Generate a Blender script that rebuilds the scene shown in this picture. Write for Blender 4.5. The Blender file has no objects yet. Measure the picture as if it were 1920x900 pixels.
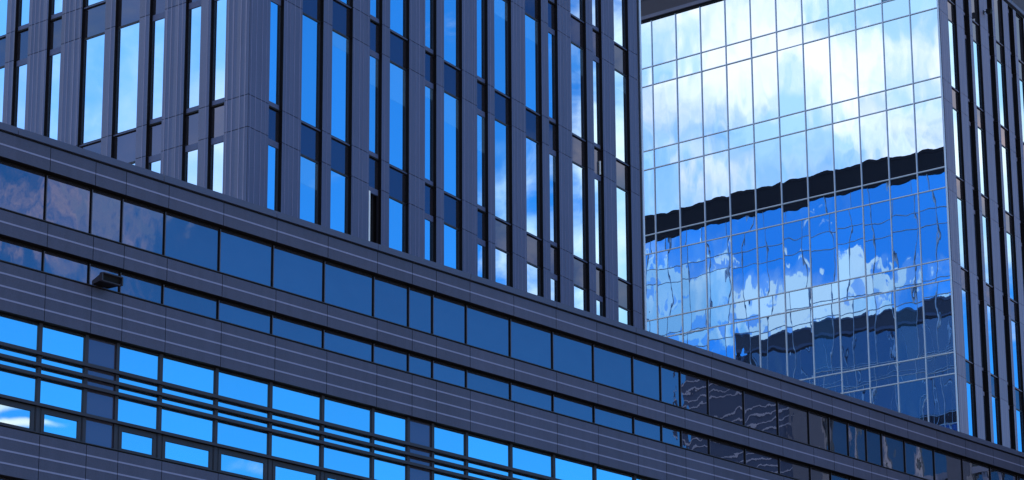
import bpy, math, random
from mathutils import Vector, Matrix

random.seed(7)
S = bpy.context.scene
COL = S.collection
R = math.radians
ZC = 1.7                                   # eye height of the photographer

# ------------------------------------------------------------------ camera
PITCH, ROLL = R(12.63), R(-0.365)
FPX, Y0 = 4455.0, 992.0                    # focal length and principal row, in photo pixels
AB, AP = R(34.45), R(43.93)                # bearings of the tower faces and of the podium front
AA = AB - math.pi / 2


def hv(a):
    return Vector((math.sin(a), math.cos(a), 0.0))


right0 = Vector((1, 0, 0))
fwd = Vector((0, math.cos(PITCH), math.sin(PITCH)))
up0 = Vector((0, -math.sin(PITCH), math.cos(PITCH)))
camR = right0 * math.cos(ROLL) + up0 * math.sin(ROLL)
camU = -right0 * math.sin(ROLL) + up0 * math.cos(ROLL)
cam = bpy.data.cameras.new('camera')
camo = bpy.data.objects.new('camera', cam)
COL.objects.link(camo)
M = Matrix((camR, camU, -fwd)).transposed().to_4x4()
M.translation = (0, 0, ZC)
camo.matrix_world = M
cam.sensor_fit = 'HORIZONTAL'
cam.sensor_width = 36
cam.lens = 36 * FPX / 1920
cam.shift_y = (Y0 - 450) / 1920
cam.clip_start, cam.clip_end = 0.5, 8000
S.camera = camo

# ------------------------------------------------------------------ sky and sun
SUN_AZ, SUN_EL = -58.0, 46.0
W = bpy.data.worlds.new('World')
S.world = W
W.use_nodes = True
nt = W.node_tree
for n in list(nt.nodes):
    nt.nodes.remove(n)


def mk(tree, kind, **kw):
    n = tree.nodes.new(kind)
    for k, v in kw.items():
        setattr(n, k, v)
    return n


def math_n(tree, op, a, b=None, c=None, clamp=False):
    n = mk(tree, 'ShaderNodeMath', operation=op, use_clamp=clamp)
    for i, v in enumerate((a, b, c)):
        if v is None:
            continue
        if isinstance(v, (int, float)):
            n.inputs[i].default_value = v
        else:
            tree.links.new(v, n.inputs[i])
    return n.outputs[0]


def mixc(tree, fac, a, b, blend='MIX'):
    n = mk(tree, 'ShaderNodeMix', data_type='RGBA', blend_type=blend)
    for sock, v in ((n.inputs[0], fac), (n.inputs[6], a), (n.inputs[7], b)):
        if hasattr(v, 'is_output'):
            tree.links.new(v, sock)
        elif isinstance(v, (int, float)):
            sock.default_value = v
        else:
            sock.default_value = (*v, 1)
    return n.outputs[2]


sky = mk(nt, 'ShaderNodeTexSky', sky_type='NISHITA', sun_disc=False, sun_elevation=R(SUN_EL),
         sun_rotation=R(SUN_AZ % 360), altitude=100, air_density=1.0, dust_density=0.4, ozone_density=3.0)
SKY_TINT = (0.135, 0.64, 1.02)
blue = mixc(nt, 1.0, sky.outputs[0], SKY_TINT, 'MULTIPLY')
tc = mk(nt, 'ShaderNodeTexCoord')
sep = mk(nt, 'ShaderNodeSeparateXYZ')
nt.links.new(tc.outputs['Generated'], sep.inputs[0])
az = math_n(nt, 'MULTIPLY', math_n(nt, 'ARCTAN2', sep.outputs[0], sep.outputs[1]), 180 / math.pi)
el = math_n(nt, 'MULTIPLY', math_n(nt, 'ARCSINE', sep.outputs[2]), 180 / math.pi)
# cloud banks: bearing, elevation, half widths, weight
BANKS = [(-120.5, 23.6, 4.2, 2.6, 1.25), (-116.5, 24.6, 2.6, 1.0, 0.75), (-113.5, 22.0, 4.0, 3.2, 0.50),
         (-101.5, 22.5, 7.0, 4.5, 0.36), (3.6, 17.9, 2.5, 1.5, 0.82), (8.6, 18.2, 1.9, 0.6, 0.70),
         (9.0, 17.2, 2.6, 0.55, 0.7), (14.5, 25.0, 2.6, 2.5, 1.2), (57.2, 22.6, 6.0, 4.3, 1.45),
         (65.6, 18.0, 2.6, 3.0, 1.1), (65.2, 24.0, 2.4, 2.2, 0.7), (69.2, 20.2, 0.8, 1.3, 0.5),
         (99.6, 20.2, 4.4, 1.9, 0.62), (100.5, 15.36, 1.3, 0.15, 1.0), (100.0, 14.96, 1.1, 0.12, 1.0), (94.3, 14.1, 0.8, 0.25, 0.45)]
acc = None
for ca, ce, ra, re, amp in BANKS:
    qa = math_n(nt, 'POWER', math_n(nt, 'MULTIPLY', math_n(nt, 'SUBTRACT', az, ca), 1 / ra), 2)
    qe = math_n(nt, 'POWER', math_n(nt, 'MULTIPLY', math_n(nt, 'SUBTRACT', el, ce), 1 / re), 2)
    g = math_n(nt, 'MULTIPLY', math_n(nt, 'EXPONENT', math_n(nt, 'MULTIPLY', math_n(nt, 'ADD', qa, qe), -0.8)), amp)
    acc = g if acc is None else math_n(nt, 'ADD', acc, g)
# broken cloud added over the unseen rest of the sky, for whiter ambient light
high = math_n(nt, 'MULTIPLY', math_n(nt, 'SUBTRACT', el, 27), 1 / 8, clamp=True)
b1 = math_n(nt, 'MULTIPLY', math_n(nt, 'SUBTRACT', az, 105), 1 / 8, clamp=True)
rest = math_n(nt, 'MULTIPLY', math_n(nt, 'MAXIMUM', high, b1), 0.72)
acc = math_n(nt, 'ADD', acc, rest)
noi = mk(nt, 'ShaderNodeTexNoise', noise_dimensions='3D')
mp = mk(nt, 'ShaderNodeMapping')
mp.inputs['Scale'].default_value = (22, 22, 34)
nt.links.new(tc.outputs['Generated'], mp.inputs[0])
nt.links.new(mp.outputs[0], noi.inputs['Vector'])
noi.inputs['Scale'].default_value = 1.0
noi.inputs['Detail'].default_value = 9
noi.inputs['Roughness'].default_value = 0.58
noi.inputs['Distortion'].default_value = 0.35
dens0 = math_n(nt, 'ADD', acc, math_n(nt, 'MULTIPLY', math_n(nt, 'SUBTRACT', noi.outputs['Fac'], 0.5), 1.9))
ss = mk(nt, 'ShaderNodeMapRange', interpolation_type='SMOOTHSTEP')
ss.inputs['From Min'].default_value = 0.34
ss.inputs['From Max'].default_value = 1.05
nt.links.new(dens0, ss.inputs['Value'])
CLOUD = (7.8, 6.6, 5.9)
CLOUD_SHADE = (3.1, 4.3, 5.2)
ahead = math_n(nt, 'MULTIPLY', math_n(nt, 'SUBTRACT', 13.0, math_n(nt, 'ABSOLUTE', math_n(nt, 'SUBTRACT', az, 2))), 0.5, clamp=True)
nj = mk(nt, 'ShaderNodeTexNoise')
mpj = mk(nt, 'ShaderNodeMapping')
mpj.inputs['Scale'].default_value = (75, 75, 120)
nt.links.new(tc.outputs['Generated'], mpj.inputs[0])
nt.links.new(mpj.outputs[0], nj.inputs['Vector'])
nj.inputs['Scale'].default_value = 1.0
nj.inputs['Detail'].default_value = 6
densj = math_n(nt, 'ADD', dens0, math_n(nt, 'MULTIPLY', math_n(nt, 'SUBTRACT', nj.outputs['Fac'], 0.5), 2.3))
crisp = mk(nt, 'ShaderNodeMapRange', interpolation_type='SMOOTHSTEP')
crisp.inputs['From Min'].default_value = 0.52
crisp.inputs['From Max'].default_value = 0.66
nt.links.new(densj, crisp.inputs['Value'])
haze = mk(nt, 'ShaderNodeMapRange', interpolation_type='SMOOTHSTEP')
haze.inputs['From Min'].default_value = 0.15
haze.inputs['From Max'].default_value = 0.8
nt.links.new(dens0, haze.inputs['Value'])
sharp = math_n(nt, 'MAXIMUM', math_n(nt, 'MULTIPLY', crisp.outputs[0], 0.92), math_n(nt, 'MULTIPLY', haze.outputs[0], 0.36))
mixd = mk(nt, 'ShaderNodeMix', data_type='FLOAT')
nt.links.new(ahead, mixd.inputs[0])
nt.links.new(ss.outputs[0], mixd.inputs[2])
nt.links.new(sharp, mixd.inputs[3])
# thin cloud over the right-hand sky, a pale veil over the left-hand sky
thin = math_n(nt, 'MULTIPLY', math_n(nt, 'MULTIPLY', math_n(nt, 'SUBTRACT', az, 85), 1, clamp=True),
              math_n(nt, 'MULTIPLY', math_n(nt, 'SUBTRACT', el, 16.6), 1, clamp=True))
dens1 = math_n(nt, 'MULTIPLY', mixd.outputs[0], math_n(nt, 'SUBTRACT', 1.0, math_n(nt, 'MULTIPLY', thin, 0.5)))
vq = math_n(nt, 'POWER', math_n(nt, 'MULTIPLY', math_n(nt, 'ADD', az, 112), 1 / 17), 2)
veil = math_n(nt, 'MULTIPLY', math_n(nt, 'EXPONENT', math_n(nt, 'MULTIPLY', vq, -1)), 0.63)
veil = math_n(nt, 'MULTIPLY', veil, math_n(nt, 'ADD', 0.55, math_n(nt, 'MULTIPLY', noi.outputs['Fac'], 0.9)))
dens = math_n(nt, 'SUBTRACT', 1.0, math_n(nt, 'MULTIPLY', math_n(nt, 'SUBTRACT', 1.0, dens1), math_n(nt, 'SUBTRACT', 1.0, veil)))
nc = mk(nt, 'ShaderNodeTexNoise')
mpc = mk(nt, 'ShaderNodeMapping')
mpc.inputs['Scale'].default_value = (16, 16, 24)
mpc.inputs['Location'].default_value = (5.3, 2.1, 0.7)
nt.links.new(tc.outputs['Generated'], mpc.inputs[0])
nt.links.new(mpc.outputs[0], nc.inputs['Vector'])
nc.inputs['Scale'].default_value = 1.0
nc.inputs['Detail'].default_value = 7
shade = mk(nt, 'ShaderNodeMapRange', interpolation_type='SMOOTHSTEP')
shade.inputs['From Min'].default_value = 0.36
shade.inputs['From Max'].default_value = 0.62
nt.links.new(nc.outputs['Fac'], shade.inputs['Value'])
cloudcol = mixc(nt, shade.outputs[0], CLOUD_SHADE, CLOUD)
skycol = mixc(nt, dens, blue, cloudcol)
bg = mk(nt, 'ShaderNodeBackground')
bg.inputs['Strength'].default_value = 0.15
nt.links.new(skycol, bg.inputs[0])
wo = mk(nt, 'ShaderNodeOutputWorld')
nt.links.new(bg.outputs[0], wo.inputs[0])

sl = bpy.data.lights.new('sun', 'SUN')
sl.energy = 3.0
sl.angle = R(0.5)
sl.color = (1.0, 0.95, 0.88)
so = bpy.data.objects.new('sun', sl)
COL.objects.link(so)
sd = hv(R(SUN_AZ)) * math.cos(R(SUN_EL)) + Vector((0, 0, math.sin(R(SUN_EL))))
so.rotation_euler = sd.to_track_quat('Z', 'Y').to_euler()
so.location = (-60, 60, 120)

S.view_settings.view_transform = 'Standard'
S.view_settings.look = 'None'
S.view_settings.exposure = 0.8
S.view_settings.gamma = 1
S.cycles.caustics_reflective = False
S.cycles.caustics_refractive = False
S.cycles.max_bounces = 12
S.cycles.glossy_bounces = 10
S.cycles.diffuse_bounces = 4

# ------------------------------------------------------------------ materials


def new_mat(name):
    m = bpy.data.materials.new(name)
    m.use_nodes = True
    t = m.node_tree
    for n in list(t.nodes):
        t.nodes.remove(n)
    return m, t, mk(t, 'ShaderNodeOutputMaterial')


def solid(name, col, rough=0.6, var=0.12, scale=3.0, grain=0.0, spec=0.3, metallic=0.0, streak=0.0, island=0.0):
    m, t, out = new_mat(name)
    p = mk(t, 'ShaderNodeBsdfPrincipled')
    geo = mk(t, 'ShaderNodeNewGeometry')
    n1 = mk(t, 'ShaderNodeTexNoise')
    n1.inputs['Scale'].default_value = scale
    n1.inputs['Detail'].default_value = 5
    t.links.new(geo.outputs['Position'], n1.inputs['Vector'])
    f = math_n(t, 'MULTIPLY', math_n(t, 'SUBTRACT', n1.outputs['Fac'], 0.5), var * 2)
    if grain:
        n2 = mk(t, 'ShaderNodeTexNoise')
        n2.inputs['Scale'].default_value = 34
        n2.inputs['Detail'].default_value = 2
        t.links.new(geo.outputs['Position'], n2.inputs['Vector'])
        f = math_n(t, 'ADD', f, math_n(t, 'MULTIPLY', math_n(t, 'SUBTRACT', n2.outputs['Fac'], 0.5), grain * 2))
    if streak:                              # rain streaks: long and vertical
        mpp = mk(t, 'ShaderNodeMapping')
        mpp.inputs['Scale'].default_value = (5, 5, 0.25)
        t.links.new(geo.outputs['Position'], mpp.inputs[0])
        n3 = mk(t, 'ShaderNodeTexNoise')
        n3.inputs['Scale'].default_value = 1.0
        n3.inputs['Detail'].default_value = 4
        t.links.new(mpp.outputs[0], n3.inputs['Vector'])
        f = math_n(t, 'ADD', f, math_n(t, 'MULTIPLY', math_n(t, 'SUBTRACT', n3.outputs['Fac'], 0.5), streak * 2))
    if island:                              # each panel its own shade
        f = math_n(t, 'ADD', f, math_n(t, 'MULTIPLY', math_n(t, 'SUBTRACT', geo.outputs['Random Per Island'], 0.5), island * 2))
    k = math_n(t, 'ADD', f, 1.0)
    c = mk(t, 'ShaderNodeVectorMath', operation='SCALE')
    c.inputs[0].default_value = col
    t.links.new(k, c.inputs['Scale'])
    t.links.new(c.outputs[0], p.inputs['Base Color'])
    p.inputs['Roughness'].default_value = rough
    p.inputs['Specular IOR Level'].default_value = spec
    p.inputs['Metallic'].default_value = metallic
    t.links.new(p.outputs[0], out.inputs[0])
    return m


def glass(name, tint, body=(0.01, 0.012, 0.02), wave=0.002, scale=(1, 1, 1), fine=0.0, vary=0.08, rough=0.0, bodymix=0.0):
    """Coated facade glass: a tinted mirror with slightly uneven panes."""
    m, t, out = new_mat(name)
    g = mk(t, 'ShaderNodeBsdfGlossy')
    g.inputs['Roughness'].default_value = rough
    geo = mk(t, 'ShaderNodeNewGeometry')
    oi = mk(t, 'ShaderNodeObjectInfo')
    off = mk(t, 'ShaderNodeCombineXYZ')
    for i, k in enumerate((37.0, 71.0, 113.0)):
        t.links.new(math_n(t, 'MULTIPLY', oi.outputs['Random'], k), off.inputs[i])
    mpp = mk(t, 'ShaderNodeMapping')
    mpp.inputs['Scale'].default_value = scale
    t.links.new(geo.outputs['Position'], mpp.inputs[0])
    va = mk(t, 'ShaderNodeVectorMath', operation='ADD')
    t.links.new(mpp.outputs[0], va.inputs[0])
    t.links.new(off.outputs[0], va.inputs[1])
    n1 = mk(t, 'ShaderNodeTexNoise')
    n1.inputs['Scale'].default_value = 1.0
    n1.inputs['Detail'].default_value = 1.0
    t.links.new(va.outputs[0], n1.inputs['Vector'])
    hgt = n1.outputs['Fac']
    if fine:
        n2 = mk(t, 'ShaderNodeTexNoise')
        n2.inputs['Scale'].default_value = 4.5
        n2.inputs['Detail'].default_value = 1.0
        t.links.new(va.outputs[0], n2.inputs['Vector'])
        hgt = math_n(t, 'ADD', hgt, math_n(t, 'MULTIPLY', n2.outputs['Fac'], fine))
    b = mk(t, 'ShaderNodeBump')
    b.inputs['Strength'].default_value = 1.0
    b.inputs['Distance'].default_value = wave
    t.links.new(hgt, b.inputs['Height'])
    t.links.new(b.outputs[0], g.inputs['Normal'])
    k = math_n(t, 'ADD', math_n(t, 'MULTIPLY', math_n(t, 'SUBTRACT', oi.outputs['Random'], 0.5), vary * 2), 1.0)
    c = mk(t, 'ShaderNodeVectorMath', operation='SCALE')
    c.inputs[0].default_value = tint
    t.links.new(k, c.inputs['Scale'])
    t.links.new(c.outputs[0], g.inputs['Color'])
    d = mk(t, 'ShaderNodeBsdfDiffuse')
    d.inputs['Color'].default_value = (*body, 1)
    if bodymix:
        mx = mk(t, 'ShaderNodeMixShader')
        mx.inputs[0].default_value = bodymix
        t.links.new(g.outputs[0], mx.inputs[1])
        t.links.new(d.outputs[0], mx.inputs[2])
        t.links.new(mx.outputs[0], out.inputs[0])
    else:
        ad = mk(t, 'ShaderNodeAddShader')
        t.links.new(g.outputs[0], ad.inputs[0])
        t.links.new(d.outputs[0], ad.inputs[1])
        t.links.new(ad.outputs[0], out.inputs[0])
    return m


CLAD_COL = (0.066, 0.067, 0.112)
MAT = {}
MAT['clad'] = solid('slate_cladding', CLAD_COL, 0.55, 0.10, 0.8, grain=0.22, streak=0.18, island=0.09)
MAT['clad_tower'] = solid('slate_tower_cladding', (0.070, 0.083, 0.160), 0.55, 0.10, 0.8, grain=0.2, streak=0.16, island=0.07)
MAT['clad_hazed'] = solid('hazed_tower_cladding', (0.19, 0.18, 0.26), 0.55, 0.10, 0.8, grain=0.15, streak=0.14, island=0.06)  # paler tower cladding: haze and glare put into the colour
MAT['coping'] = solid('coping_metal', (0.066, 0.070, 0.122), 0.45, 0.08, 1.5, grain=0.12, spec=0.4)
MAT['strip'] = solid('pale_strip', (0.23, 0.225, 0.34), 0.45, 0.12, 6)
MAT['pin'] = solid('pale_pinstripe', (0.16, 0.16, 0.27), 0.5, 0.25, 2)
MAT['dark'] = solid('dark_reveal_and_shade', (0.008, 0.0055, 0.006), 0.6, 0.2, 3, spec=0.15)  # reveal liner, also used as painted shade on undersides and in gaps
MAT['frame'] = solid('anthracite_frame', (0.02, 0.017, 0.023), 0.45, 0.1, 4)
MAT['rail'] = solid('grey_rail', (0.034, 0.028, 0.038), 0.45, 0.1, 4)
MAT['mullion'] = solid('mullion_reflection', (0.09, 0.085, 0.12), 0.45, 0.1, 4)  # strip beside each ribbon fin: its reflection put into the colour
MAT['core'] = solid('core_wall', (0.03, 0.03, 0.035), 0.8, 0.1, 1)
MAT['roof'] = solid('roof_gravel', (0.28, 0.27, 0.25), 0.9, 0.2, 6)
MAT['alu'] = solid('pale_aluminium', (0.46, 0.55, 0.68), 0.4, 0.06, 2, spec=0.5)
MAT['parapet'] = solid('dark_parapet', (0.009, 0.006, 0.006), 0.7, 0.15, 1.2, grain=0.1, spec=0.1)
MAT['parapet_brown'] = solid('brown_parapet', (0.050, 0.038, 0.048), 0.6, 0.12, 1.2, grain=0.1)
MAT['wing'] = solid('blue_grey_cladding', (0.06, 0.12, 0.23), 0.6, 0.1, 0.8)
MAT['wing_strip'] = solid('wing_strip', (0.60, 0.70, 0.82), 0.5, 0.05, 2)
MAT['white'] = solid('plain_white', (0.8, 0.8, 0.8), 0.5, 0.03, 2)
MAT['beige'] = solid('pale_stone', (0.20, 0.25, 0.31), 0.8, 0.12, 1.5, grain=0.1)
MAT['ground'] = solid('paving', (0.26, 0.24, 0.22), 0.9, 0.15, 0.2, grain=0.1)
MAT['g_tower'] = glass('tower_glass', (0.45, 0.68, 0.86), wave=0.0016, scale=(0.8, 0.8, 0.35))
MAT['g_blind'] = glass('tower_glass_blind', (0.47, 0.66, 0.80), body=(0.05, 0.08, 0.11), wave=0.0016, scale=(0.8, 0.8, 0.35))
MAT['g_spandrel'] = glass('spandrel_glass', (0.082, 0.102, 0.155), body=(0.02, 0.017, 0.02), wave=0.0016, scale=(0.8, 0.8, 0.5))
MAT['g_spandrel_cloudlit'] = glass('cloudlit_spandrel_glass', (0.17, 0.17, 0.21), body=(0.02, 0.018, 0.022), wave=0.0016, scale=(0.8, 0.8, 0.5))  # spandrel glass with bright cloud reflection put into its tint
MAT['g_podium'] = glass('podium_dark_glass', (0.185, 0.172, 0.22), body=(0.022, 0.020, 0.025), wave=0.006, scale=(1.5, 1.5, 1.1), fine=0.05)
MAT['g_bright'] = glass('podium_bright_glass', (0.47, 0.665, 0.755), wave=0.001, scale=(0.8, 0.8, 0.8), vary=0.09)
MAT['g_blank'] = glass('podium_blank_glass', (0.11, 0.085, 0.115), body=(0.05, 0.045, 0.06), wave=0.001, vary=0.05)
MAT['g_curtain'] = glass('curtain_glass', (0.48, 0.64, 0.82), wave=0.0056, scale=(1.0, 1.0, 0.45), fine=0.03, vary=0.07)
MAT['g_far'] = glass('darkened_curtain_glass', (0.085, 0.145, 0.21), wave=0.0040, scale=(0.9, 0.9, 0.45), fine=0.03, vary=0.0)  # unseen panes tinted darker to deepen the repeated reflections
MAT['g_wing'] = glass('wing_glass', (0.24, 0.33, 0.36), body=(0.02, 0.03, 0.035), wave=0.004)
MAT['g_rear_pale'] = glass('rear_curtain_glass_blinds', (0.37, 0.58, 0.76), body=(0.015, 0.05, 0.08), wave=0.0040, scale=(0.9, 0.9, 0.45), fine=0.03, vary=0.0)
MAT['g_rear'] = glass('rear_curtain_glass', (0.36, 0.55, 0.72), wave=0.0040, scale=(0.9, 0.9, 0.45), fine=0.03, vary=0.0)

# ------------------------------------------------------------------ helpers


def project(p):
    """Photo pixel of a world point: used only to decide what is in view."""
    q = Vector(p) - Vector((0, 0, ZC))
    z = q.dot(fwd)
    return 960 + FPX * q.dot(camR) / z, Y0 - FPX * q.dot(camU) / z


class Face:
    """A vertical facade: u along it, v outward, z up (z counted from eye height)."""

    def __init__(s, o, d, n):
        s.o = Vector((o[0], o[1], 0))
        s.d, s.n = d, n

    def p(s, u, v, z):
        return s.o + s.d * u + s.n * v + Vector((0, 0, z + ZC))

    def px(s, u, z, v=0):
        return project(s.p(u, v, z))


class MB:
    def __init__(s, *mats):
        s.v, s.f, s.m = [], [], []
        s.mats = list(mats)

    def hexa(s, c, m=0, fm=None):
        """8 corners: bottom ring 0-3, top ring 4-7; fm overrides the material per face (bottom, top, 4 sides)."""
        b = len(s.v)
        s.v += [Vector(q) for q in c]
        for i, q in enumerate(((3, 2, 1, 0), (4, 5, 6, 7), (0, 1, 5, 4), (1, 2, 6, 5), (2, 3, 7, 6), (3, 0, 4, 7))):
            s.f.append([b + k for k in q])
            s.m.append(fm[i] if fm else m)

    def box(s, F, u0, u1, v0, v1, z0, z1, m=0, side=None, under=None):
        c = [F.p(u0, v0, z0), F.p(u1, v0, z0), F.p(u1, v1, z0), F.p(u0, v1, z0),
             F.p(u0, v0, z1), F.p(u1, v0, z1), F.p(u1, v1, z1), F.p(u0, v1, z1)]
        sd_ = m if side is None else side
        s.hexa(c, m, (m if under is None else under, m, m, sd_, m, sd_))

    def build(s, name, parent=None, loc=None):
        import bmesh
        org = parent_world(parent) if parent else Vector(loc or (0, 0, 0))
        me = bpy.data.meshes.new(name)
        me.from_pydata([q - org for q in s.v], [], s.f)
        for m in s.mats:
            me.materials.append(MAT[m])
        me.polygons.foreach_set('material_index', s.m)
        bm = bmesh.new()
        bm.from_mesh(me)
        bmesh.ops.recalc_face_normals(bm, faces=bm.faces)
        bm.to_mesh(me)
        bm.free()
        o = bpy.data.objects.new(name, me)
        COL.objects.link(o)
        WPOS[o.name] = org
        if parent:
            o.parent = parent
        else:
            o.location = org
        return o


WPOS = {}


def parent_world(o):
    return WPOS[o.name]


def thing(name, loc, label, cat, group=None):
    o = bpy.data.objects.new(name, None)
    o.empty_display_size = 0.5
    COL.objects.link(o)
    o.location = loc
    WPOS[o.name] = Vector(loc)
    o['label'], o['category'] = label, cat
    if group:
        o['group'] = group
    return o


def stuff(o):
    o['kind'] = 'stuff'
    return o


# ------------------------------------------------------------------ ground
gm = MB('ground')
G0 = -ZC
c = [Vector((x, y, z)) for z in (-0.5, 0.0) for x, y in ((-3000, -3000), (3000, -3000), (3000, 3000), (-3000, 3000))]
gm.hexa(c)
g = gm.build('ground')
g['kind'] = 'structure'

# ------------------------------------------------------------------ geometry of the place
dB, dA, dP = hv(AB), hv(AA), hv(AP)
nB = Vector((dB.y, -dB.x, 0))
nA = -Vector((dA.y, -dA.x, 0))             # outward from the left-hand faces
nP = Vector((dP.y, -dP.x, 0))
C1 = Vector((-6.659, 56.754, 0))           # near corner of the clad tower
C2 = Vector((18.103, 93.106, 0))           # near corner of the glazed tower
LEN = 19.45                                # short side of both towers
P0 = Vector((-9.160, 51.187, 0))           # podium front, u = 0

ST = 4.0
SILL0, HEAD0 = 24.15, 27.27                # one window storey of the clad tower
ROOF_Z, PAR_Z = 46.46, 47.62
BASE = 19.75                               # podium roof


def roofline(x):
    return 231 + 0.323 * x


def in_view(F, u0, u1, z0, z1, xmax=1935, xmin=-15):
    pts = [F.px(u, z) for u in (u0, u1) for z in (z0, z1)]
    if max(q[0] for q in pts) < xmin or min(q[0] for q in pts) > xmax:
        return False
    if max(q[1] for q in pts) < -4:
        return False
    x = sum(q[0] for q in pts) / 4
    return min(q[1] for q in pts) < roofline(x) + 6


# openings (start, end) along each face
OPEN_B = [(0.81, 1.35), (2.11, 2.99), (3.37, 4.25), (5.01, 5.56), (5.92, 6.81), (7.56, 8.10), (8.47, 9.36), (10.11, 10.66),
          (11.01, 11.90), (12.65, 13.53), (13.92, 14.45), (15.21, 16.09), (16.48, 17.02), (17.78, 18.66)]
OPEN_A = [(0.81, 1.34), (1.69, 2.23), (2.98, 3.52), (3.89, 4.78), (5.16, 6.04), (6.81, 7.35), (8.10, 8.64), (8.99, 9.88),
          (10.53, 11.07), (11.43, 12.31), (13.07, 13.61), (13.97, 14.86), (15.5, 16.04), (16.4, 17.29)]
OPEN_R = [(1.08, 1.97), (2.75, 3.37), (3.66, 4.53), (5.40, 5.99), (6.24, 7.20), (7.83, 8.43), (8.75, 9.63), (10.3, 10.9),
          (11.2, 12.1), (12.7, 13.3), (13.6, 14.5), (15.1, 15.7), (16.0, 16.9), (17.6, 18.3)]
REC_WIDE = 0.115


def clad_face(root, F, opens, length, sill0, storey, ztop, zbot, par_top, start=0.006, blinds=None, seed=1, special=None, rec_narrow=0.115, spandrel='g_spandrel', top_blank=None, skin='clad_tower'):
    """Piers of ribbed cladding with tall window slots between them."""
    rnd = random.Random(seed)
    ks = [k for k in range(-3, 8) if sill0 + k * storey + storey > zbot and sill0 + k * storey < ztop]
    joints = sorted([z for k in ks for z in (sill0 + k * storey, sill0 + k * storey + 3.12) if zbot + 0.3 < z < ztop - 0.3])
    edges = [start] + [q for o in opens for q in o] + [length]
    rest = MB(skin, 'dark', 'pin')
    nrest = 0
    for i in range(0, len(edges), 2):
        u0, u1 = edges[i], edges[i + 1]
        vis = in_view(F, u0, u1, zbot, ztop)
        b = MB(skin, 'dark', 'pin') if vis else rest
        zs = [zbot] + joints + [ztop]
        for a in range(len(zs) - 1):
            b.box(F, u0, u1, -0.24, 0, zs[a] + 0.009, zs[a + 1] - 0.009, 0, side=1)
        b.box(F, u0 + 0.012, u1 - 0.012, -0.23, -0.02, zbot + 0.02, ztop - 0.02, 1)
        w = u1 - u0
        n = max(1, int(round(w / 0.2)) - (1 if w < 0.5 else 0))
        for q in range(n):
            uu = u0 + w * (q + 0.5 + rnd.uniform(-0.22, 0.22)) / n
            if n == 1 and rnd.random() < 0.2:
                continue
            hw = rnd.choice((0.006, 0.008, 0.010))
            b.box(F, uu - hw, uu + hw, 0.001, 0.005, zbot, ztop, 2)
        if vis:
            b.build('cladding_pier', root)
        else:
            nrest += 1
    if nrest:
        stuff(rest.build('hidden_piers', root))
    rw, rs = MB('frame', 'g_tower', skin), MB(spandrel)
    hid = 0
    for i, (u0, u1) in enumerate(opens):
        wide = u1 - u0 > 0.7
        REC = REC_WIDE if wide else rec_narrow
        for k in ks:
            s = sill0 + k * storey
            h = s + 3.12
            top = min(s + storey, ztop)
            # spandrel above the window
            z0, z1 = h + 0.0, top
            if z1 - z0 > 0.2:
                b = MB(spandrel)
                b.box(F, u0, u1, -REC - 0.03, -REC, z0, z1 - 0.0)
                if in_view(F, u0, u1, z0, z1):
                    b.build('spandrel_panel', root)
                else:
                    rs.box(F, u0, u1, -REC - 0.03, -REC, z0, z1)
                    hid += 1
            if s >= ztop or h < zbot:
                continue
            zt = min(h, ztop)
            zb = max(s, zbot)
            vis = in_view(F, u0, u1, zb, zt)
            fr = MB('frame', skin, 'dark') if vis else rw
            fm = 0 if wide else (1 if vis else 2)
            if wide:
                jl, tb, bb = 0.035, 0.05, 0.055
            else:
                jl, tb, bb = 0.03, 0.17, 0.15
            # jambs, head and sill of the frame
            fr.box(F, u0, u0 + jl, -REC - 0.03, -REC + 0.02, zb, zt, 0)
            fr.box(F, u1 - jl, u1, -REC - 0.03, -REC + 0.02, zb, zt, 0)
            fr.box(F, u0 + jl, u1 - jl, -REC - 0.03, -REC + 0.025, zt - tb, zt, fm)
            fr.box(F, u0 + jl, u1 - jl, -REC - 0.03, -REC + 0.025, zb, zb + bb, fm)
            if vis and not wide:            # dark bar painted in as the casement's shadow gap
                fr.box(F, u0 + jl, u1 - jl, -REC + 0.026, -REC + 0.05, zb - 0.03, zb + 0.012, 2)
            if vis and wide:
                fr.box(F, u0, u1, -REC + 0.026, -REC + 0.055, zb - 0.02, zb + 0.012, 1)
            a0, a1, b0, b1 = u0 + jl, u1 - jl, zb + bb, zt - tb
            if not vis:
                rw.box(F, a0, a1, -REC - 0.025, -REC, b0, b1, 1)
                hid += 1
                continue
            w = fr.build('window', root)
            key = (i, k)
            if special and key in special:
                special[key](w, F, a0, a1, b0, b1)
                continue
            bl = blinds.get(key) if blinds else None
            if bl:
                zc = b1 - (b1 - b0) * bl
                q = MB('g_tower')
                q.box(F, a0, a1, -REC - 0.025, -REC, b0, zc)
                q.build('pane', w)
                q = MB('g_blind')
                q.box(F, a0, a1, -REC - 0.025, -REC, zc + 0.002, b1)
                q.build('blind', w)
            else:
                q = MB('g_tower' if top_blank is None or zb < top_blank else spandrel)
                # every pane sits a touch out of true
                t1, t2 = rnd.uniform(-0.0012, 0.0012), rnd.uniform(-0.0012, 0.0012)
                cc = []
                for zz in (b0, b1):
                    for (uu, vv) in ((a0, -0.226), (a1, -0.226), (a1, -REC), (a0, -REC)):
                        cc.append(F.p(uu, vv + t1 * (uu - a0) + t2 * (zz - b0), zz))
                q.hexa(cc)
                q.build('pane', w)
    if hid:
        stuff(rw.build('hidden_windows', root))
        stuff(rs.build('hidden_spandrels', root))


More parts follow.
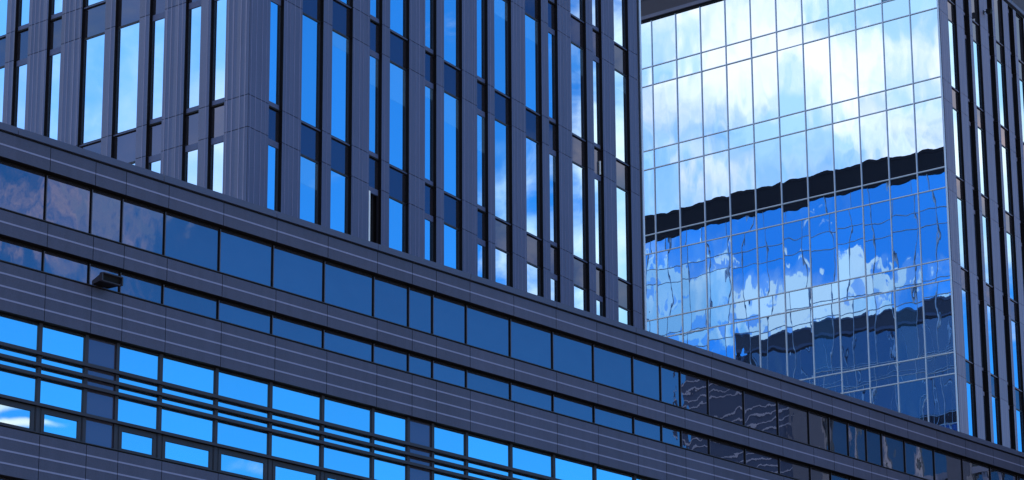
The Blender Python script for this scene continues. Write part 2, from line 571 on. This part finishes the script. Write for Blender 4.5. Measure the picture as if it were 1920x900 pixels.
# =================================================================== podium
PEND = 41.0
mull = [-1.56, -0.32, 0.54, 1.77, 3.41, 5.07, 6.73, 8.40, 9.62, 10.48, 11.71, 13.37, 15.03, 16.69, 18.35, 19.56, 20.43, 21.69, 23.36,
        25.00, 26.54, 27.58, 28.57, 29.53, 30.37, 31.63, 33.29, 34.95, 36.62, 38.28, 39.5, 40.4]
FP = Face(P0, dP, nP)
pod = thing('podium_building', FP.p(10, 0, -ZC), 'long low dark building with ribbon windows across the foreground, below both towers', 'building')
left_m = [-3.2, -4.86, -6.5, -8.2, -9.4, -10.3, -11.5, -13.2]
allm = sorted(left_m + mull)
PL = -14.8
cells = [PL] + allm + [PEND]


def band(z0, z1, strips, name='cladding_band'):
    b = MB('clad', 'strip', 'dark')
    js = [PL] + [m - 0.04 for m in allm] + [PEND]
    for a, e in zip(js[:-1], js[1:]):
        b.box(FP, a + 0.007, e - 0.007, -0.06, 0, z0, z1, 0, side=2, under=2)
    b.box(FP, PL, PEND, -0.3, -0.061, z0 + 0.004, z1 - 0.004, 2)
    for s in strips:
        for a, e in zip(js[:-1], js[1:]):
            b.box(FP, a + 0.007, e - 0.007, 0.001, 0.006, s - 0.019, s + 0.019, 1)
    return b.build(name, pod)


cp = MB('coping', 'dark')
tj = [PL, -10.6, -6.6, -2.5, -0.36 + 1.9, 3.38 + 1.6, 8.34, 11.66, 14.98, 18.27, 21.66, 24.98, 28.5, 31.6, 34.9, 38.2, PEND]
for a, e in zip(tj[:-1], tj[1:]):
    cp.box(FP, a + 0.006, e - 0.006, -0.6, 0.045, 20.075, 20.235, 0)
cp.box(FP, PL, PEND, -0.5, -0.012, 20.03, 20.0745, 1)  # dark strip puts the coping's shadow line into colour
cp.build('coping', pod)
band(19.47, 20.03, [19.75])
band(17.69, 18.24, [17.975])
band(15.97, 17.05, [16.81, 16.52, 16.23])
band(12.33, 13.38, [13.15, 12.87, 12.59])
cw = MB('core', 'roof')
cw.box(FP, PL + 0.01, PEND + 9, -78, -0.31, -ZC + 0.0, 19.70, 0)
cw.build('core_wall', pod)
rf = MB('roof')
rf.box(FP, PL + 0.3, PEND + 8.7, -77.5, -0.75, 19.705, 19.74, 0)
rf.build('roof_deck', pod)

# sill flashings: gap shade painted as a dark strip with a pale edge on top of each band
for z in (18.24, 17.05, 13.38):
    f = MB('dark', 'rail')
    f.box(FP, PL, PEND, -0.2, -0.012, z + 0.001, z + 0.032, 0)
    f.box(FP, PL, PEND, -0.2, 0.012, z + 0.033, z + 0.05, 1)
    f.build('sill', pod)

PR = 0.2


def ribbon(z0, z1):
    for a, e in zip(cells[:-1], cells[1:]):
        pts = [FP.px(u, z) for u in (a, e) for z in (z0, z1)]
        vis = max(q[0] for q in pts) > -5 and min(q[0] for q in pts) < 1925 and min(q[1] for q in pts) < 905
        fr = MB('dark', 'frame', 'mullion')
        fr.box(FP, a - 0.020, a - 0.001, -0.29, -PR + 0.035, z0, z1, 0)
        fr.box(FP, a + 0.0, a + 0.023, -0.29, -PR + 0.034, z0 + 0.001, z1 - 0.04, 2, side=0)  # pale strip painted as the fin's reflection in the glass
        fr.box(FP, a + 0.024, e - 0.028, -0.29, -PR + 0.02, z1 - 0.03, z1, 0)
        fr.box(FP, a + 0.024, e - 0.028, -0.29, -PR + 0.02, z0, z0 + 0.03, 1)
        q = MB('g_podium')
        tl = [random.uniform(-0.0012, 0.0012) for _ in range(2)]
        cc = []
        for zz in (z0 + 0.031, z1 - 0.031):
            for (uu, vv) in ((a + 0.024, -0.28), (e - 0.028, -0.28), (e - 0.028, -PR), (a + 0.024, -PR)):
                cc.append(FP.p(uu, vv + tl[0] * (uu - a) + tl[1] * (zz - z0), zz))
        q.hexa(cc)
        if vis:
            w = fr.build('window', pod)
            q.build('pane', w)
        else:
            HID[0].append(fr)
            HID[1].append(q)


def merge(lst, name, parent, *mats):
    o = MB(*mats)
    for b in lst:
        k = len(o.v)
        o.v += b.v
        o.f += [[i + k for i in f] for f in b.f]
        o.m += b.m
    return stuff(o.build(name, parent))


HID = ([], [])
ribbon(18.291, 19.468)
ribbon(17.101, 17.688)

# the storey with sunshade rails, fixed lights and hopper windows
BLANK = {(-0.32, 0.54), (9.62, 10.48), (19.56, 20.43), (-10.3, -9.4)}
Z4, Z3 = 13.43, 15.97
SIDE = ([], [])
for a, e in zip(cells[:-1], cells[1:]):
    out = FP.px(a, Z3)[1] > 905 or FP.px(e, Z3)[0] < -5
    fr = MB('rail', 'frame', 'dark')
    fr.box(FP, a - 0.05, a + 0.04, -0.29, -PR + 0.045, Z4, Z3, 0)
    lo, hi = a + 0.051, e - 0.051
    fr.box(FP, lo, hi, -0.29, -PR + 0.03, Z3 - 0.03, Z3, 2)
    if out:                                 # beyond the frame: frames and panes in one mesh each
        fr.box(FP, lo, hi, -0.28, -PR + 0.03, 13.96, 14.05, 0)
        q = MB('g_bright')
        q.box(FP, lo, hi, -0.28, -PR, Z4, 13.959)
        q.box(FP, lo, hi, -0.28, -PR, 14.051, Z3 - 0.031)
        SIDE[0].append(fr)
        SIDE[1].append(q)
        continue
    w = fr.build('window', pod)
    if (a, e) in BLANK:
        q = MB('g_blank')
        q.box(FP, lo, hi, -0.28, -PR, Z4, Z3 - 0.031)
        q.build('blank_panel', w)
        continue
    q = MB('g_bright')
    q.box(FP, lo, hi, -0.28, -PR, 14.10, Z3 - 0.031)
    q.build('pane', w)
    s = MB('rail', 'dark')
    fw = 0.125
    s.box(FP, lo, lo + fw, -0.28, -PR + 0.035, Z4 + 0.002, 14.05, 0)
    s.box(FP, hi - fw, hi, -0.28, -PR + 0.035, Z4 + 0.002, 14.05, 0)
    s.box(FP, lo + fw + 0.001, hi - fw - 0.001, -0.28, -PR + 0.035, 13.93, 14.05, 0, under=1)  # underside of the sash head coloured dark as shade
    s.box(FP, lo + fw + 0.001, hi - fw - 0.001, -0.28, -PR + 0.035, Z4 + 0.002, 13.53, 0)
    s.box(FP, lo + 0.02, lo + 0.035, -PR + 0.036, -PR + 0.039, Z4 + 0.01, 14.04, 1)
    s.box(FP, hi - 0.035, hi - 0.02, -PR + 0.036, -PR + 0.039, Z4 + 0.01, 14.04, 1)
    so_ = s.build('hopper_sash', w)
    q = MB('g_bright')
    q.box(FP, lo + fw + 0.001, hi - fw - 0.001, -0.27, -PR + 0.01, 13.531, 13.929)
    q.build('hopper_pane', w)
REND = 20.4
for (z0, z1) in ((15.215, 15.295), (14.955, 15.03), (14.715, 14.79), (14.055, 14.125)):
    b = MB('rail', 'dark')
    b.box(FP, PL, PEND, -PR + 0.05, -PR + 0.13, z0, z1, 0, under=1)  # rail underside coloured dark, standing in for shade
    for m in allm:
        b.box(FP, m - 0.02, m + 0.02, -PR + 0.001, -PR + 0.049, z0 + 0.012, z1 - 0.012, 1)
    b.build('sunshade_rail', pod)

# storeys below the frame, down to the pavement
lowc, lowg = MB('clad', 'strip'), MB('g_podium')
for z0, z1 in ((8.7, 9.76), (5.05, 6.1), (1.4, 2.45), (-ZC, -1.2)):
    lowc.box(FP, PL, PEND, -0.29, 0, z0, z1, 0)
for z0, z1 in ((9.77, 12.32), (6.11, 8.69), (2.46, 5.04), (-1.19, 1.39)):
    lowg.box(FP, PL, PEND, -0.28, -PR, z0, z1, 0)
stuff(lowc.build('lower_bands', pod))
stuff(lowg.build('lower_glazing', pod))
if SIDE[0]:
    merge(SIDE[0], 'outer_window_frames', pod, 'rail', 'frame', 'dark')
    merge(SIDE[1], 'outer_window_panes', pod, 'g_bright')
if HID[0]:
    merge(HID[0], 'hidden_frames', pod, 'dark', 'frame', 'mullion')
    merge(HID[1], 'hidden_panes', pod, 'g_podium')
# end wall of the podium on the left
ew = MB('clad')
ew.box(FP, PL - 0.25, PL - 0.002, -78, 0.0, -ZC, 20.03)
ew.build('end_wall', pod)

# floodlight on the sill of the podium
fl = thing('floodlight', FP.p(-0.15, 0.05, 17.1), 'dark wedge shaped floodlight box fixed to the podium sill at far left', 'light fixture')
h = MB('rail', 'dark')
ua, ub = -0.44, 0.12
cc = [FP.p(ua + 0.06, 0.02, 17.10), FP.p(ub - 0.06, 0.02, 17.10), FP.p(ub, 0.40, 17.09), FP.p(ua, 0.40, 17.09),
      FP.p(ua + 0.06, 0.02, 17.19), FP.p(ub - 0.06, 0.02, 17.19), FP.p(ub, 0.44, 17.255), FP.p(ua, 0.44, 17.255)]
h.hexa(cc, 0, (1, 0, 0, 0, 1, 0))  # underside and lamp mouth coloured dark as painted shade
# visor lip round the lamp opening
h.box(FP, ua - 0.012, ua + 0.02, 0.40, 0.50, 17.08, 17.27, 0)
h.box(FP, ub - 0.02, ub + 0.012, 0.40, 0.50, 17.08, 17.27, 0)
h.box(FP, ua + 0.021, ub - 0.021, 0.441, 0.53, 17.245, 17.27, 0)
h.box(FP, ua + 0.021, ub - 0.021, 0.40, 0.47, 17.08, 17.10, 0)
h.build('housing', fl)
h = MB('frame')
h.box(FP, ua + 0.2, ua + 0.36, -0.02, 0.019, 17.102, 17.2)
h.build('bracket', fl)

# =================================================================== clad tower
FB1 = Face(C1, dB, nB)
FA1 = Face(C1, dA, nA)
tw = thing('clad_tower', C1 + Vector((0, 0, BASE + ZC)), 'dark ribbed tower with tall narrow window slots, corner facing us at left', 'building')


def open_win(w, F, a0, a1, b0, b1):
    q = MB('dark')
    q.box(F, a0, a1, -0.236, -0.225, b0, b1)
    q.build('opening_shade', w)  # dark sheet standing in for the unlit room
    q = MB('white')
    q.box(F, a0, a0 + 0.065, -0.14, -0.02, b0, b1)
    q.build('painted_glint', w)  # white bar: painted glint of sky off the open casement
    q = MB('frame')
    q.box(F, a0 + 0.20, a0 + 0.23, -0.224, -0.19, b0, b1)
    q.box(F, a0 + 0.34, a0 + 0.36, -0.224, -0.18, b0, b1)
    q.build('casement_edge', w)


blB = {(1, 0): 0.0, (4, 0): 0.36, (6, 0): 0.30, (9, 1): 0.25, (11, 1): 0.3, (3, 0): 0.3, (13, 1): 0.2, (5, 0): 0.12, (1, -1): 0.25, (2, 0): 0.14, (7, 0): 0.4, (8, 1): 0.2, (10, 0): 0.3}
blB = {k: v for k, v in blB.items() if v}
clad_face(tw, FB1, OPEN_B, LEN - 0.1, SILL0, ST, ROOF_Z, BASE, PAR_Z, blinds=blB, seed=3, special={(3, -1): open_win})
clad_face(tw, FA1, OPEN_A, 42.0, SILL0, ST, ROOF_Z, BASE, PAR_Z, blinds={}, seed=5)
ws = MB('white')
ws.box(FB1, 16.90, 16.93, -0.098, -0.05, 27.3, 27.75)
ws.build('white_strip', tw)
cw = MB('core')
FC = Face(C1, dB, -dA)                     # v measured back along -dA: inside is v<0
cw.box(FC, 0.245, LEN - 0.24, -41.7, -0.245, BASE, ROOF_Z - 0.1)
cw.build('core_wall', tw)
pp = MB('parapet', 'coping')
pp.box(FC, -0.02, LEN + 0.06, -42.0, 0.02, ROOF_Z + 0.002, PAR_Z - 0.17, 0)
pp.box(FC, -0.07, LEN + 0.11, -42.05, 0.07, PAR_Z - 0.168, PAR_Z, 0)
pp.box(Face(C1 + dB * LEN, dA, dB), 0.0, 42.0, 0.021, 0.05, 46.12, ROOF_Z, 0)
pp.build('parapet', tw)


def curtain(root, F, length, zlo, ztop, storey, sill, back, rear=False, name_hidden='hidden_panes'):
    hw = 0.013 if rear else 0.018
    """A flush glazed wall: u from 0 (corner) on; alternating tall and short panes."""
    pitch = 1.277
    rnd = random.Random(11)
    nc = int(length / pitch)
    levels = []
    k = -6
    while True:
        a = sill + k * storey
        for z0, z1 in ((a, a + 0.9), (a + 0.9, a + storey)):
            z0c, z1c = max(z0, zlo), min(z1, ztop)
            if z1c - z0c > 0.05:
                levels.append((z0c, z1c))
        if a > ztop:
            break
        k += 1
    hid = MB('g_rear', 'g_rear_pale') if rear else MB('g_far')
    todo = []
    for i in range(nc):
        for (z0, z1) in levels:
            u0, u1 = i * pitch + 0.02, (i + 1) * pitch - 0.02
            tl = (rnd.gauss(0, 0.0022), rnd.gauss(0, 0.0013))
            cc = []
            for zz in (z0 + 0.02, z1 - 0.02):
                for (uu, vv) in ((u0, -0.07), (u1, -0.07), (u1, -0.03), (u0, -0.03)):
                    cc.append(F.p(uu, vv + tl[0] * (uu - u0 - 0.62) + tl[1] * (zz - z0), zz))
            vis = False
            if not rear:
                xr, xl = F.px(u0, (z0 + z1) / 2)[0], F.px(u1, (z0 + z1) / 2)[0]
                vis = in_view(F, u0, u1, z0, z1) and xr > 1212
                yb = min(F.px(u, z1)[1] for u in (u0, u1))
                area = (xr - max(xl, 1208)) * (min(F.px((u0 + u1) / 2, z0)[1], roofline((xl + xr) / 2)) - max(0, F.px((u0 + u1) / 2, z1)[1]))
            if vis and area > 40:
                todo.append((area, cc))
            else:
                hid.hexa(cc, 1 if rear and rnd.random() < 0.22 else 0)
    todo.sort(key=lambda q: -q[0])
    for a, cc in todo[:100]:
        q = MB('g_curtain')
        q.hexa(cc)
        q.build('pane', root)
    if todo[100:]:
        q = MB('g_curtain')
        for a, cc in todo[100:]:
            q.hexa(cc)
        stuff(q.build('small_panes', root))
    stuff(hid.build(name_hidden, root))
    hm = MB('alu')
    for i in range(nc + 1):
        u = i * pitch
        x = F.px(u, 36)[0]
        b = MB('alu') if (not rear and 1200 < x < 1800) else hm
        b.box(F, u - hw, u + hw, -0.08, 0.010 if rear else 0.016, zlo, ztop)
        if b is not hm:
            b.build('mullion', root)
    for (z0, z1) in levels:
        x, y = F.px(0, z0)
        b = MB('alu') if (not rear and -140 < y < 830) else hm
        for i in range(nc):
            b.box(F, i * pitch + 0.0205, (i + 1) * pitch - 0.0205, -0.08, 0.012, z0 - hw, z0 + hw)
        if b is not hm:
            b.build('transom', root)
    stuff(hm.build('hidden_mullions' if not rear else 'rear_mullions', root))
    bk = MB('core')
    bk.box(F, 0, length, -0.24, -0.12, zlo, ztop)
    bk.build('back_wall', root)


# rear of the clad tower: the same glazed wall as its twin, seen only as a reflection
FR1 = Face(C1 + dB * LEN, dA, -nA)
curtain(tw, FR1, 41.5, BASE, ROOF_Z - 0.02, 4.016, 27.26, 0, rear=True, name_hidden='rear_glazing')

# =================================================================== glazed tower
FG = Face(C2, dA, nA)
FR = Face(C2, dB, nB)
gt = thing('glazed_tower', C2 + Vector((0, 0, BASE + ZC)), 'tower with a mirror glass wall reflecting clouds, dark ribbed side at far right', 'building')
GL = 37.0
curtain(gt, FG, GL, BASE, ROOF_Z - 0.02, 4.016, 27.26, 0)
clad_face(gt, FR, OPEN_R, LEN, 24.14, 4.016, ROOF_Z, BASE, PAR_Z, start=0.1, seed=9, rec_narrow=0.21, spandrel='g_spandrel_cloudlit', top_blank=43.5, skin='clad_hazed')
FC2 = Face(C2, dB, -dA)
cw = MB('core')
cw.box(FC2, 0.245, LEN - 0.2, -GL + 0.2, -0.245, BASE, ROOF_Z - 0.1)
cw.build('core_wall', gt)
pp = MB('parapet_brown', 'coping', 'dark')
pp.box(FC2, 0.03, LEN, -GL, -0.03, ROOF_Z + 0.002, ROOF_Z + 0.13, 2)  # dark strip painted as the shadow gap above the glass
pp.box(FC2, -0.05, LEN + 0.05, -GL - 0.05, 0.05, ROOF_Z + 0.132, ROOF_Z + 0.30, 1)
pp.box(FC2, -0.02, LEN + 0.02, -GL - 0.02, 0.02, ROOF_Z + 0.302, PAR_Z - 0.06, 0)
pp.box(FC2, -0.06, LEN + 0.06, -GL - 0.06, 0.06, PAR_Z - 0.058, PAR_Z + 0.06, 1)
pp.build('parapet', gt)
ew = MB('clad')
ew.box(FC2, 0.0, LEN, -GL - 0.2, -GL - 0.002, BASE, ROOF_Z)
ew.build('end_wall', gt)
rw_ = MB('g_rear')
rw_.box(FC2, LEN - 0.19, LEN - 0.02, -GL, -0.25, BASE, ROOF_Z)
rw_.build('rear_wall', gt)

# security camera on the dark side of the glazed tower
scm = thing('security_camera', FR.p(4.98, 0.0, 44.95), 'small black camera on an arm, high on the ribbed wall at upper right', 'camera')
h = MB('dark', 'frame')
h.box(FR, 4.93, 5.03, 0.001, 0.03, 44.88, 45.06, 1)
h.box(FR, 4.965, 4.995, 0.03, 0.16, 44.97, 45.0, 1)
h.build('arm', scm)
h = MB('dark', 'frame')
cc = [FR.p(4.86, 0.161, 44.86), FR.p(5.08, 0.161, 44.86), FR.p(5.06, 0.36, 44.82), FR.p(4.88, 0.36, 44.82),
      FR.p(4.86, 0.161, 45.05), FR.p(5.08, 0.161, 45.05), FR.p(5.06, 0.40, 45.02), FR.p(4.88, 0.40, 45.02)]
h.hexa(cc, 0)
h.build('housing', scm)

# =================================================================== wing that the podium glass reflects
FW = Face(P0 + dP * PEND, nP, -dP)
wg = thing('striped_wing', FW.p(8, 0, -ZC), 'striped dark wing beside the podium, seen mirrored in the ribbon windows at right', 'building')
b = MB('wing', 'wing_strip', 'dark')
WL0, WL1 = 11.2, 16.8
b.box(FW, WL0, WL1, -9, 0, -ZC, 28.5, 0)
z = 10.0
while z < 27.2:
    for q in range(4):
        b.box(FW, WL0, WL1, 0.001, 0.012, z + q * 0.33 - 0.03, z + q * 0.33 + 0.03, 1)
    z += 1.75
b.build('cladding', wg)
b = MB('beige', 'clad')
b.box(FW, 9.9, 11.15, -8.9, 0.1, -ZC, 27.0, 0)
b.box(FW, 3.4, 4.3, -8.9, 0.1, -ZC, 27.0, 0)
b.box(FW, 0.05, 1.0, -8.9, 0.1, -ZC, 27.0, 0)
b.build('pier', wg)
b = MB('g_wing', 'alu')
for (a, e) in ((4.31, 9.89), (1.01, 3.39)):
    b.box(FW, a, e, -8.8, -0.2, -ZC, 26.9, 0)
    for i in range(1, 4):
        u = a + (e - a) * i / 4
        b.box(FW, u - 0.05, u + 0.05, -0.19, -0.05, -ZC, 26.8, 1)
    for zz in (13.4, 17.0, 20.6, 24.2):
        b.box(FW, a, e, -0.045, -0.01, zz, zz + 0.25, 1)
b.build('glazing', wg)
